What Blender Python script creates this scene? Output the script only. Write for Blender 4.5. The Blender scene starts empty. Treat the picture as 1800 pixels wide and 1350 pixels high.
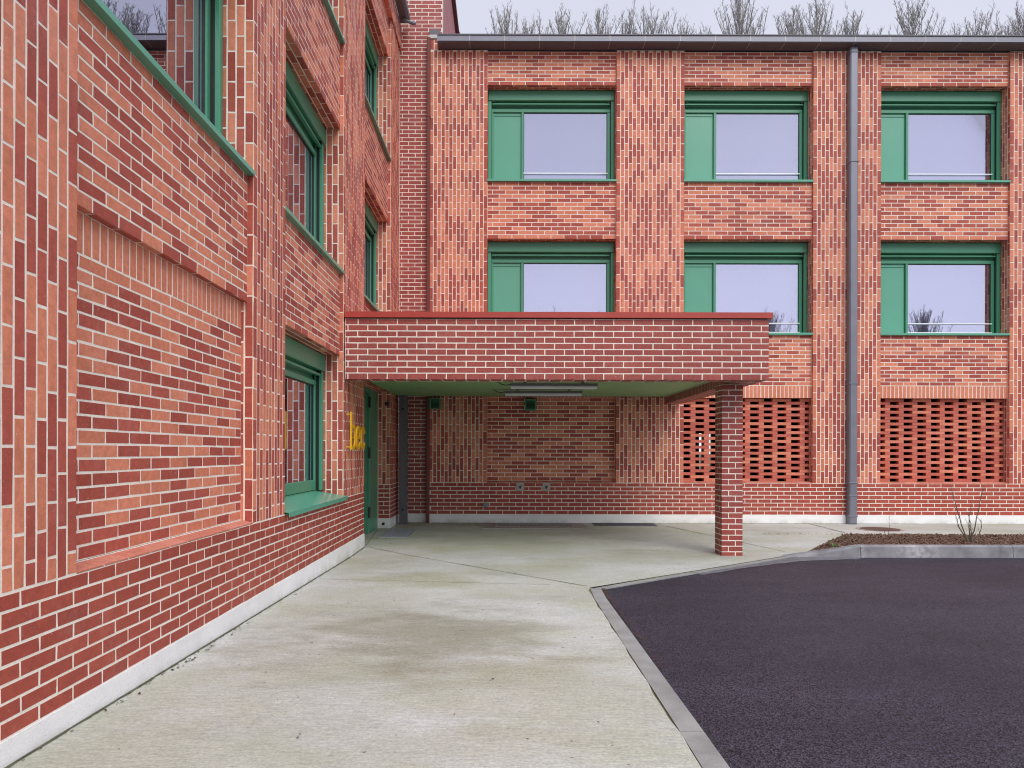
import bpy, math, random
from mathutils import Vector, Matrix

# ------------------------------------------------------------------ camera
S = bpy.context.scene
F = 1272.0                      # focal length in pixels of the 1800 px wide photograph
CX, CY, H = 890.0, 794.0, 1.25  # principal point, eye height
cam_data = bpy.data.cameras.new('camera')
cam = bpy.data.objects.new('camera', cam_data)
S.collection.objects.link(cam)
cam.location = (0, 0, H)
cam.rotation_euler = (Matrix.Rotation(math.radians(90), 3, 'X') @ Matrix.Rotation(0.0025, 3, 'Z')).to_euler()
cam_data.sensor_width = 36
cam_data.lens = 36 * F / 1800
cam_data.shift_x = (900 - CX) / 1800
cam_data.shift_y = (CY - 675) / 1800
cam_data.clip_start = 0.05
cam_data.clip_end = 3000
S.camera = cam

# ------------------------------------------------------------------ sky, sun, exposure
SUN_EL, SUN_ROT = math.radians(42), math.radians(158)
w = bpy.data.worlds.new('World'); S.world = w; w.use_nodes = True
nt = w.node_tree; N = nt.nodes; L = nt.links
N.clear()
out = N.new('ShaderNodeOutputWorld'); bg = N.new('ShaderNodeBackground')
sky = N.new('ShaderNodeTexSky'); sky.sky_type = 'NISHITA'; sky.sun_disc = False
sky.sun_elevation = SUN_EL; sky.sun_rotation = SUN_ROT
tc = N.new('ShaderNodeTexCoord'); sep = N.new('ShaderNodeSeparateXYZ')
# overcast: bright haze low down, duller band, bright zenith
ramp = N.new('ShaderNodeFloatCurve'); cv = ramp.mapping.curves[0]
cv.points[0].location = (0, .54); cv.points[1].location = (1, 1.0)
for q in ((.22, .50), (.42, .41), (.58, .41), (.78, .72)): cv.points.new(*q)
ramp.mapping.update()
colo = N.new('ShaderNodeVectorMath'); colo.operation = 'SCALE'
colo.inputs[0].default_value = (0.90 * 17, 0.915 * 17, 1.06 * 17)
cl = N.new('ShaderNodeTexNoise'); cl.inputs['Scale'].default_value = 2.2; cl.inputs['Detail'].default_value = 4
clr = N.new('ShaderNodeMapRange'); clr.inputs[1].default_value = .3; clr.inputs[2].default_value = .7
clr.inputs[3].default_value = .93; clr.inputs[4].default_value = 1.05
clm = N.new('ShaderNodeMath'); clm.operation = 'MULTIPLY'
mixw = N.new('ShaderNodeMix'); mixw.data_type = 'RGBA'; mixw.inputs[0].default_value = 0.12
L.new(tc.outputs['Generated'], sep.inputs[0]); L.new(sep.outputs['Z'], ramp.inputs['Value'])
L.new(tc.outputs['Generated'], cl.inputs['Vector']); L.new(cl.outputs['Fac'], clr.inputs[0])
L.new(ramp.outputs[0], clm.inputs[0]); L.new(clr.outputs[0], clm.inputs[1])
L.new(clm.outputs[0], colo.inputs['Scale'])
L.new(colo.outputs[0], mixw.inputs[6]); L.new(sky.outputs[0], mixw.inputs[7])
L.new(mixw.outputs[2], bg.inputs['Color']); bg.inputs['Strength'].default_value = 0.10
L.new(bg.outputs[0], out.inputs[0])

sd = bpy.data.lights.new('sun', 'SUN'); sd.energy = 1.45; sd.angle = math.radians(35); sd.color = (1, .96, .91)
sun = bpy.data.objects.new('sun', sd); S.collection.objects.link(sun)
# sun stands behind the camera's right shoulder
sdir = Vector((math.sin(SUN_ROT) * math.cos(SUN_EL), math.cos(SUN_ROT) * math.cos(SUN_EL), math.sin(SUN_EL)))
sun.rotation_euler = sdir.to_track_quat('Z', 'Y').to_euler()
sun.location = sdir * 30

S.render.engine = 'CYCLES'
S.view_settings.view_transform = 'Standard'; S.view_settings.look = 'None'
S.view_settings.exposure = 0.38; S.view_settings.gamma = 1
S.render.filter_size = 1.1; S.cycles.filter_width = 1.1; S.cycles.max_bounces = 8; S.cycles.transparent_max_bounces = 12

# ------------------------------------------------------------------ materials
def newmat(name):
    m = bpy.data.materials.new(name); m.use_nodes = True
    return m, m.node_tree.nodes, m.node_tree.links, m.node_tree.nodes['Principled BSDF']
def nd(N, t, **kw):
    n = N.new(t)
    for k, v in kw.items():
        if k.startswith('i_'): n.inputs[int(k[2:])].default_value = v
        else: setattr(n, k, v)
    return n
def pos(N, L, scale=(1, 1, 1)):
    g = N.new('ShaderNodeNewGeometry'); v = N.new('ShaderNodeVectorMath'); v.operation = 'MULTIPLY'
    v.inputs[1].default_value = scale; L.new(g.outputs['Position'], v.inputs[0]); return v.outputs[0]
def noise(N, L, vec, scale, detail=3, rough=.55, lo=0, hi=1, a=0.3, b=0.7):
    n = N.new('ShaderNodeTexNoise'); n.inputs['Scale'].default_value = scale; n.inputs['Detail'].default_value = detail
    n.inputs['Roughness'].default_value = rough; L.new(vec, n.inputs['Vector'])
    r = N.new('ShaderNodeMapRange'); r.inputs[1].default_value = a; r.inputs[2].default_value = b
    r.inputs[3].default_value = lo; r.inputs[4].default_value = hi; L.new(n.outputs['Fac'], r.inputs[0]); return r.outputs[0]
def mix(N, L, fac, a, b, blend='MIX'):
    m = N.new('ShaderNodeMix'); m.data_type = 'RGBA'; m.blend_type = blend
    for s, i in ((fac, 0), (a, 6), (b, 7)):
        if isinstance(s, (int, float)): m.inputs[i].default_value = s
        elif isinstance(s, tuple): m.inputs[i].default_value = (*s, 1)
        else: L.new(s, m.inputs[i])
    return m.outputs[2]
def mul(N, L, col, f):
    v = N.new('ShaderNodeVectorMath'); v.operation = 'SCALE'
    if isinstance(col, tuple): v.inputs[0].default_value = col
    else: L.new(col, v.inputs[0])
    L.new(f, v.inputs['Scale']); return v.outputs[0]
def bump(N, L, B, h, strength, dist=.01):
    b = N.new('ShaderNodeBump'); b.inputs['Strength'].default_value = strength; b.inputs['Distance'].default_value = dist
    L.new(h, b.inputs['Height']); L.new(b.outputs[0], B.inputs['Normal'])

def brick_mat(name, ca, cb, rough=.62):
    m, N, L, B = newmat(name)
    at = nd(N, 'ShaderNodeAttribute', attribute_name='rnd', attribute_type='GEOMETRY')
    base = mix(N, L, at.outputs['Fac'], ca, cb)
    p = pos(N, L)
    n1 = noise(N, L, p, 26, 5, .7, .82, 1.16)
    base = mul(N, L, base, n1)
    n2 = noise(N, L, p, 1.3, 3, .5, .93, 1.07)
    base = mul(N, L, base, n2)
    drag = noise(N, L, pos(N, L, (1, 1, 9)), 30, 2, .5, .95, 1.05)
    base = mul(N, L, base, drag)
    # lime bloom, mostly in patches
    patch = noise(N, L, p, 2.3, 4, .6, 0, .22, .56, .76)
    fine = noise(N, L, p, 42, 4, .75, 0, 1, .42, .66)
    mm = N.new('ShaderNodeMath'); mm.operation = 'MULTIPLY'; L.new(patch, mm.inputs[0]); L.new(fine, mm.inputs[1])
    base = mix(N, L, mm.outputs[0], base, (.62, .50, .46))
    # mortar specks and pits
    sp = noise(N, L, p, 100, 2, .6, 0, .7, .69, .74)
    base = mix(N, L, sp, base, (.70, .64, .56))
    pit = noise(N, L, p, 190, 1, .5, 0, .6, .74, .78)
    base = mix(N, L, pit, base, (.10, .04, .03))
    L.new(base, B.inputs['Base Color']); B.inputs['Roughness'].default_value = rough
    B.inputs['Specular IOR Level'].default_value = .35
    bump(N, L, B, noise(N, L, p, 120, 4, .7), .35, .0015)
    return m
LIGHT = brick_mat('brick_light', (.60, .195, .110), (.71, .252, .152))
DARK = brick_mat('brick_dark', (.365, .073, .050), (.46, .103, .070))
PLINTH = brick_mat('brick_plinth', (.335, .058, .038), (.41, .080, .050), .5)
CANB = brick_mat('brick_canopy', (.30, .063, .054), (.375, .083, .066), .5)
LEDGE = brick_mat('brick_ledge', (.52, .17, .11), (.66, .27, .19))
LATT = brick_mat('brick_lattice', (.50, .115, .080), (.70, .235, .145))

def plain(name, col, rough=.5, spec=.5, metal=0, var=.06, sc=6, bmp=0, stretch=(1, 1, 1)):
    m, N, L, B = newmat(name)
    p = pos(N, L, stretch)
    c = mul(N, L, col, noise(N, L, p, sc, 4, .6, 1 - var, 1 + var))
    L.new(c, B.inputs['Base Color']); B.inputs['Roughness'].default_value = rough
    if not name.startswith('green'): L.new(noise(N, L, p, sc, 3, .6, max(rough - .03, .02), min(rough + .05, 1)), B.inputs['Roughness'])
    B.inputs['Specular IOR Level'].default_value = spec; B.inputs['Metallic'].default_value = metal
    if bmp: bump(N, L, B, noise(N, L, p, sc * 14, 4, .7), bmp, .003)
    return m
def mortar_mat():
    m, N, L, B = newmat('mortar')
    p = pos(N, L)
    c = mix(N, L, noise(N, L, p, 3.5, 4, .6), (.82, .755, .64), (.93, .875, .78))
    c = mul(N, L, c, noise(N, L, p, 60, 3, .6, .88, 1.05))
    L.new(c, B.inputs['Base Color']); B.inputs['Roughness'].default_value = .9
    bump(N, L, B, noise(N, L, p, 160, 3, .7), .4, .002); return m
MORTAR = mortar_mat()
GREEN = plain('green_paint', (.070, .300, .175), .34, .5, 0, .02, 2)
GREENP = plain('green_panel', (.12, .40, .275), .26, .5, 0, .02, 2)
SOFFIT = plain('green_soffit', (.27, .47, .22), .55, .4, 0, .05, 2)
GREY = plain('grey_zinc', (.20, .205, .245), .42, .5, .3, .08, 4)
GREYD = plain('grey_steel', (.13, .13, .145), .5, .4, .1, .08, 5)
BROWN = plain('brown_paint', (.16, .042, .036), .4, .4, 0, .06, 5)
REDCAP = plain('red_metal_cap', (.42, .052, .036), .38, .5, 0, .06, 3)
BLACK = plain('black_rubber', (.012, .012, .014), .5)
WHITE = plain('white_rail', (.95, .96, .97), .35)
LAMP = plain('lamp_diffuser', (.62, .62, .68), .35)
YELLOW = plain('yellow_paint', (.78, .46, .012), .4, .5, 0, .05, 6)
ROOM = plain('room_plaster', (.20, .20, .21), .9)
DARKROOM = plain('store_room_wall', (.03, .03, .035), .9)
ROOFM = plain('roof_metal', (.12, .12, .14), .4, .5, .3)
PLATE = plain('galvanised_plate', (.42, .40, .38), .5, .5, .4, .15, 12)
CAULK = plain('white_sealant', (.72, .70, .66), .7)
BARK = plain('bark', (.27, .25, .245), .9, .2, 0, .25, 3)
SCREEN = plain('roller_screen', (.74, .73, .90), .8, .2, 0, .02, 1)
LEAF = plain('dead_leaf', (.11, .065, .042), .8, .2, 0, .4, 30)
CHIP = plain('bark_chip', (.17, .105, .075), .9, .2, 0, .55, 23)
SOIL = plain('soil', (.07, .045, .033), .95, .2, 0, .4, 12, .8)
TWIG = plain('twig_bark', (.12, .10, .085), .8, .2)

def glass_mat():
    m, N, L, B = newmat('window_glass'); N.remove(B)
    o = N['Material Output']
    fr = nd(N, 'ShaderNodeFresnel'); fr.inputs[0].default_value = 1.6
    add = nd(N, 'ShaderNodeMath', operation='MULTIPLY_ADD', use_clamp=True); L.new(fr.outputs[0], add.inputs[0])
    add.inputs[1].default_value = .95; add.inputs[2].default_value = .42
    g = nd(N, 'ShaderNodeBsdfGlossy'); g.inputs['Roughness'].default_value = .0; g.inputs['Color'].default_value = (.84, .84, 1, 1)
    t = nd(N, 'ShaderNodeBsdfTransparent'); t.inputs[0].default_value = (.96, .97, .98, 1)
    x = nd(N, 'ShaderNodeMixShader'); L.new(add.outputs[0], x.inputs[0]); L.new(t.outputs[0], x.inputs[1]); L.new(g.outputs[0], x.inputs[2])
    L.new(x.outputs[0], o.inputs[0]); return m
GLASS = glass_mat()

def base_mat():
    m, N, L, B = newmat('white_base')
    p = pos(N, L)
    c = mix(N, L, noise(N, L, p, 2.5, 5, .65), (.78, .78, .77), (.90, .895, .885))
    g = N.new('ShaderNodeNewGeometry'); s = N.new('ShaderNodeSeparateXYZ'); L.new(g.outputs['Position'], s.inputs[0])
    low = nd(N, 'ShaderNodeMapRange'); low.inputs[1].default_value = .09; low.inputs[2].default_value = -.02
    low.inputs[3].default_value = 0; low.inputs[4].default_value = .7; L.new(s.outputs['Z'], low.inputs[0])
    mm = nd(N, 'ShaderNodeMath', operation='MULTIPLY'); L.new(low.outputs[0], mm.inputs[0])
    L.new(noise(N, L, p, 3.2, 5, .7, 0, 1, .42, .66), mm.inputs[1])
    c = mix(N, L, mm.outputs[0], c, (.36, .36, .25))
    sp = noise(N, L, p, 90, 2, .5, 0, .5, .68, .74)
    c = mix(N, L, sp, c, (.3, .29, .26))
    L.new(c, B.inputs['Base Color']); B.inputs['Roughness'].default_value = .85
    bump(N, L, B, noise(N, L, p, 70, 4, .7), .5, .003); return m
BASE = base_mat()

def concrete_mat():
    m, N, L, B = newmat('brushed_concrete')
    p = pos(N, L)
    c = mix(N, L, noise(N, L, p, .55, 5, .6, 0, 1, .35, .65), (.455, .47, .405), (.60, .615, .585))
    # green algae film
    al = noise(N, L, pos(N, L, (1, 1.3, 1)), .75, 6, .62, 0, .60, .44, .66)
    c = mix(N, L, al, c, (.40, .41, .265))
    warm = noise(N, L, pos(N, L, (.6, 1.7, 1)), .9, 5, .6, 0, .22, .5, .72)
    c = mix(N, L, warm, c, (.48, .43, .33))
    dk = noise(N, L, pos(N, L, (.45, 1.0, 1)), 1.25, 6, .62, 0, .50, .53, .75)
    c = mix(N, L, dk, c, (.25, .25, .19))
    # the one big damp stain in the middle of the path, and a warm scuffed zone near the kerb
    for cx_, cy_, rx_, ry_, col_, am in ((-.55, 4.75, 1.15, 1.05, (.235, .225, .155), .62), (.15, 3.6, .75, 1.3, (.40, .36, .25), .30), (-.95, 7.2, .8, .5, (.36, .36, .22), .5)):
        g_ = N.new('ShaderNodeNewGeometry'); sb = N.new('ShaderNodeVectorMath'); sb.operation = 'SUBTRACT'; sb.inputs[1].default_value = (cx_, cy_, 0)
        L.new(g_.outputs['Position'], sb.inputs[0])
        sc_ = N.new('ShaderNodeVectorMath'); sc_.operation = 'MULTIPLY'; sc_.inputs[1].default_value = (1 / rx_, 1 / ry_, 0); L.new(sb.outputs[0], sc_.inputs[0])
        ln_ = N.new('ShaderNodeVectorMath'); ln_.operation = 'LENGTH'; L.new(sc_.outputs[0], ln_.inputs[0])
        wob = nd(N, 'ShaderNodeMath', operation='ADD'); L.new(ln_.outputs['Value'], wob.inputs[0]); L.new(noise(N, L, pos(N, L, (.8, 1.6, 1)), 1.8, 6, .65, -.55, .55), wob.inputs[1])
        mr = nd(N, 'ShaderNodeMapRange', interpolation_type='SMOOTHSTEP'); mr.inputs[1].default_value = 1.15; mr.inputs[2].default_value = .2; mr.inputs[3].default_value = 0; mr.inputs[4].default_value = am
        L.new(wob.outputs[0], mr.inputs[0]); c = mix(N, L, mr.outputs[0], c, col_)
    # trowel strokes run across the path
    st = noise(N, L, pos(N, L, (1.6, 16, 1)), 6, 7, .85, .70, 1.22, .3, .7)
    c = mul(N, L, c, st)
    gr = noise(N, L, p, 60, 5, .85, .68, 1.24)
    c = mul(N, L, c, gr)
    ft = noise(N, L, pos(N, L, (3, 24, 1)), 9, 3, .7, 0, .6, .60, .72)
    c = mix(N, L, ft, c, (.17, .165, .13))
    sp = noise(N, L, p, 22, 2, .5, 0, .75, .735, .76)
    c = mix(N, L, sp, c, (.09, .08, .06))
    L.new(c, B.inputs['Base Color']); B.inputs['Roughness'].default_value = .85
    B.inputs['Specular IOR Level'].default_value = .3
    bump(N, L, B, st, .25, .004); return m
CONC = concrete_mat()
def asphalt_mat():
    m, N, L, B = newmat('asphalt')
    p = pos(N, L)
    v = nd(N, 'ShaderNodeTexVoronoi'); v.inputs['Scale'].default_value = 125; L.new(p, v.inputs['Vector'])
    vs = N.new('ShaderNodeSeparateColor'); L.new(v.outputs['Color'], vs.inputs[0])
    r = nd(N, 'ShaderNodeMapRange'); r.inputs[3].default_value = .05; r.inputs[4].default_value = 2.2; L.new(vs.outputs[0], r.inputs[0])
    c = mix(N, L, noise(N, L, p, .45, 4, .6), (.027, .023, .036), (.042, .037, .052))
    c = mul(N, L, c, r.outputs[0])
    c = mul(N, L, c, noise(N, L, pos(N, L, (.5, 1.4, 1)), 1.1, 6, .7, .70, 1.35))
    sp = noise(N, L, p, 75, 1, .5, 0, .8, .775, .79)
    c = mix(N, L, sp, c, (.32, .26, .2))
    L.new(c, B.inputs['Base Color']); B.inputs['Roughness'].default_value = .62
    B.inputs['Specular IOR Level'].default_value = .3
    bump(N, L, B, v.outputs['Distance'], 1.0, .008); return m
ASPH = asphalt_mat()
KERBM = plain('kerb_concrete', (.285, .285, .27), .8, .3, 0, .2, 4, .5)
KERBR = plain('raised_kerb_concrete', (.235, .235, .245), .8, .3, 0, .34, 4.5, .5)
def kerb_scuff():
    N, L = KERBR.node_tree.nodes, KERBR.node_tree.links; B = N['Principled BSDF']
    old = B.inputs['Base Color'].links[0].from_socket; c = old
    for cx_, rx_, am in ((5.08, .34, .75), (4.40, .07, .5), (7.6, .3, .35)):
        g_ = N.new('ShaderNodeNewGeometry'); sx = N.new('ShaderNodeSeparateXYZ'); L.new(g_.outputs['Position'], sx.inputs[0])
        a1 = nd(N, 'ShaderNodeMath', operation='SUBTRACT'); a1.inputs[1].default_value = cx_; L.new(sx.outputs['X'], a1.inputs[0])
        a2 = nd(N, 'ShaderNodeMath', operation='ABSOLUTE'); L.new(a1.outputs[0], a2.inputs[0])
        a3 = nd(N, 'ShaderNodeMapRange'); a3.inputs[1].default_value = rx_; a3.inputs[2].default_value = 0; a3.inputs[3].default_value = 0; a3.inputs[4].default_value = am
        L.new(a2.outputs[0], a3.inputs[0]); a4 = nd(N, 'ShaderNodeMath', operation='MULTIPLY'); L.new(a3.outputs[0], a4.inputs[0])
        L.new(noise(N, L, pos(N, L), 14, 5, .7, 0, 1, .38, .62), a4.inputs[1]); c = mix(N, L, a4.outputs[0], c, (.55, .55, .55))
    L.new(c, B.inputs['Base Color'])
kerb_scuff()
EARTH = plain('earth', (.10, .11, .06), .95, .2, 0, .3, 1.5, .5)
MOSS = plain('mossy_edge', (.20, .21, .11), .95, .2, 0, .4, 12)
WORN = plain('worn_asphalt_edge', (.16, .16, .175), .85, .2, 0, .3, 14, .5)
JOINT = plain('joint_dirt', (.10, .10, .06), .95, .2, 0, .4, 9)
GRATE = plain('galvanised_grate', (.36, .39, .44), .45, .5, .3, .1, 10)
PIT = plain('grate_pit', (.01, .01, .012), .9)
FRAMEC = plain('grate_surround', (.40, .33, .32), .8, .3, 0, .1, 6)
IRON = plain('cast_iron_cover', (.13, .085, .06), .8, .3, .2, .3, 20)
WEATHER = plain('weathered_brick_side', (.42, .17, .17), .7, .3, 0, .35, 2.2, .3, (1, .3, 14))

# ------------------------------------------------------------------ mesh helper
def PB(y0):                       # a wall facing the camera: a = x, b = z, c = out (towards camera)
    return (lambda a, b, c: (a, y0 - c, b)), False
def PL(x0):                       # the left wall, facing +x: a = y, b = z, c = out
    return (lambda a, b, c: (x0 + c, a, b)), False
def PR(x0):                       # a wall facing -x: a = y
    return (lambda a, b, c: (x0 - c, a, b)), True
class MB:
    def __init__(s): s.v, s.f, s.m, s.r, s.mats = [], [], [], [], []
    def mi(s, mat):
        if mat not in s.mats: s.mats.append(mat)
        return s.mats.index(mat)
    def face(s, pts, mat, rnd=.5, flip=False):
        n = len(s.v); s.v += pts; ix = list(range(n, n + len(pts)))
        if flip: ix.reverse()
        s.f.append(ix); s.m.append(s.mi(mat)); s.r.append(rnd)
    def hexa(s, p, mat, rnd=.5, flip=False):          # p: 8 points, bottom 4 then top 4, ccw from above
        n = len(s.v); s.v += p; k = s.mi(mat)
        for q in ((3, 2, 1, 0), (4, 5, 6, 7), (0, 1, 5, 4), (1, 2, 6, 5), (2, 3, 7, 6), (3, 0, 4, 7)):
            ix = [n + i for i in q]
            if flip: ix.reverse()
            s.f.append(ix); s.m.append(k); s.r.append(rnd)
    def box(s, x0, x1, y0, y1, z0, z1, mat, rnd=.5):
        s.hexa([(x0, y0, z0), (x1, y0, z0), (x1, y1, z0), (x0, y1, z0), (x0, y0, z1), (x1, y0, z1), (x1, y1, z1), (x0, y1, z1)], mat, rnd)
    def lbox(s, P, a0, a1, b0, b1, c0, c1, mat, rnd=.5):
        fn, fl = P
        ps = [fn(a, b, c) for a in (a0, a1) for b in (b0, b1) for c in (c0, c1)]
        xs, ys, zs = zip(*ps)
        s.box(min(xs), max(xs), min(ys), max(ys), min(zs), max(zs), mat, rnd)
    def bbox(s, P, a0, a1, b0, b1, c0, c1, mat, e=.006):   # box with chamfered front edge
        fn, fl = P
        r0 = [fn(a, b, c0) for a, b in ((a0, b0), (a1, b0), (a1, b1), (a0, b1))]
        r1 = [fn(a, b, c1 - e) for a, b in ((a0, b0), (a1, b0), (a1, b1), (a0, b1))]
        r2 = [fn(a, b, c1) for a, b in ((a0 + e, b0 + e), (a1 - e, b0 + e), (a1 - e, b1 - e), (a0 + e, b1 - e))]
        n = len(s.v); s.v += r0 + r1 + r2; k = s.mi(mat)
        fs = [(3, 2, 1, 0), (8, 9, 10, 11)]
        for i in range(4):
            j = (i + 1) % 4
            fs.append((i, j, 4 + j, 4 + i)); fs.append((4 + i, 4 + j, 8 + j, 8 + i))
        for q in fs:
            ix = [n + i for i in q]
            if fl: ix.reverse()
            s.f.append(ix); s.m.append(k); s.r.append(.5)
    def tube(s, pts, rads, mat, sides=8, caps=True):
        n0 = len(s.v); k = s.mi(mat); pts = [Vector(p) for p in pts]
        for i, p in enumerate(pts):
            d = (pts[min(i + 1, len(pts) - 1)] - pts[max(i - 1, 0)]).normalized()
            u = d.cross(Vector((0, 0, 1)) if abs(d.z) < .9 else Vector((1, 0, 0))).normalized(); vv = d.cross(u)
            r = rads[i] if isinstance(rads, (list, tuple)) else rads
            for j in range(sides):
                t = 2 * math.pi * j / sides
                q = p + u * (r * math.cos(t)) + vv * (r * math.sin(t)); s.v.append(tuple(q))
        for i in range(len(pts) - 1):
            for j in range(sides):
                a = n0 + i * sides + j; b = n0 + i * sides + (j + 1) % sides
                s.f.append([a, b, b + sides, a + sides]); s.m.append(k); s.r.append(.5)
        if caps and sides > 3:
            s.f.append([n0 + j for j in range(sides)][::-1]); s.m.append(k); s.r.append(.5)
            e = n0 + (len(pts) - 1) * sides
            s.f.append([e + j for j in range(sides)]); s.m.append(k); s.r.append(.5)
    def build(s, name, parent=None, origin=None, smooth=False):
        me = bpy.data.meshes.new(name)
        o3 = parent['_o'] if parent is not None and '_o' in parent.keys() else (origin or (0, 0, 0))
        vs = [(x - o3[0], y - o3[1], z - o3[2]) for x, y, z in s.v]
        me.from_pydata(vs, [], s.f)
        for m in s.mats: me.materials.append(m)
        me.polygons.foreach_set('material_index', s.m)
        if smooth: me.polygons.foreach_set('use_smooth', [True] * len(s.f))
        at = me.attributes.new('rnd', 'FLOAT', 'FACE'); at.data.foreach_set('value', s.r)
        me.update()
        ob = bpy.data.objects.new(name, me); S.collection.objects.link(ob)
        if parent is not None:
            ob.parent = parent; ob['_o'] = o3
        else: ob.location = o3
        return ob

def thing(name, label, cat, loc, group=None):
    o = bpy.data.objects.new(name, None); S.collection.objects.link(o); o.location = loc
    o['label'] = label; o['category'] = cat; o['_o'] = tuple(loc)
    if group: o['group'] = group
    return o
def tag(o, label, cat, group=None):
    o['label'] = label; o['category'] = cat
    if group: o['group'] = group
    return o
def struct(o): o['kind'] = 'structure'; return o
def kids(o): return [c for c in bpy.data.objects if c.parent is o]
def dup(root, loc, label=None, scale=None, rot=None):
    r = root.copy(); S.collection.objects.link(r); r.location = loc
    if scale: r.scale = scale
    if rot is not None: r.rotation_euler = (0, 0, rot)
    if label: r['label'] = label
    for ch in kids(root):
        c = ch.copy(); S.collection.objects.link(c); c.parent = r
        for g in kids(ch):
            d = g.copy(); S.collection.objects.link(d); d.parent = c
    return r

# ------------------------------------------------------------------ brickwork
BL, BC, JT, PROUD = .23, .0690, .0112, .0014
rs = random.Random(7)
def one(mb, P, a0, a1, b0, b1, cf, mat, jit=.0018):
    fn, fl = P; r = rs.random(); e = .0008
    j = lambda: rs.uniform(-jit, jit)
    q = [(a0 + j(), b0 + j()), (a1 + j(), b0 + j()), (a1 + j(), b1 + j()), (a0 + j(), b1 + j())]
    s = [(1, 1), (-1, 1), (-1, -1), (1, -1)]
    lo = [fn(a, b, cf - PROUD - .003) for a, b in q]; hi = [fn(a + e * t[0], b + e * t[1], cf + rs.uniform(-.0006, .0006)) for (a, b), t in zip(q, s)]
    n = len(mb.v); mb.v += lo + hi; k = mb.mi(mat)
    for f in ((4, 5, 6, 7), (0, 1, 5, 4), (1, 2, 6, 5), (2, 3, 7, 6), (3, 0, 4, 7)):
        ix = [n + i for i in f]
        if fl: ix.reverse()
        mb.f.append(ix); mb.m.append(k); mb.r.append(r)
def tone(p):
    return lambda: (DARK if rs.random() < .95 else PLINTH) if rs.random() < p else LIGHT
def field(mb, P, a0, a1, b0, b1, cf=0., pat='h', pick=None, open0=False, open1=False, openb=False, opent=False,
          phase=.0, thick=.12, L=BL, C=BC, shift=.5, m0=0., m1=0.):
    """bricks over [a0,a1]x[b0,b1]; open* = the field ends on a free corner there"""
    pick = pick or tone(.52); h = JT / 2
    if thick: mb.lbox(P, a0 + (PROUD if open0 else 0) + m0, a1 - (PROUD if open1 else 0) - m1,
                      b0 + (PROUD if openb else 0), b1 - (PROUD if opent else 0), cf - thick, cf - PROUD, MORTAR)
    if pat == 'v': u0, u1, v0, v1, ou0, ou1, ov0, ov1 = b0, b1, a0, a1, openb, opent, open0, open1
    else: u0, u1, v0, v1, ou0, ou1, ov0, ov1 = a0, a1, b0, b1, open0, open1, openb, opent
    n = max(1, round((v1 - v0) / C)); c = (v1 - v0) / n
    for i in range(n):
        p0 = v0 + i * c + (0 if (ov0 and i == 0) else h); p1 = v0 + (i + 1) * c - (0 if (ov1 and i == n - 1) else h)
        off = (phase + shift * (i % 2)) % 1.0
        u = u0 - off * L
        wob = rs.uniform(-.003, .003)
        while u < u1 - 1e-6:
            q0, q1 = u, u + L
            s0 = u0 + (0 if ou0 else h) if q0 <= u0 + .001 else q0 + h + wob
            s1 = u1 - (0 if ou1 else h) if q1 >= u1 - .001 else q1 - h + wob
            u += L
            if s1 - s0 < .022: continue
            if pat == 'v': one(mb, P, p0, p1, s0, s1, cf, pick())
            else: one(mb, P, s0, s1, p0, p1, cf, pick())

ZB, ZP, ZT = .15, .705, 8.31      # top of white base, of plinth, of brickwork
SILL = (None, 3.36, 6.05); HEAD = (2.37, 5.01, 7.72)

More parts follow.
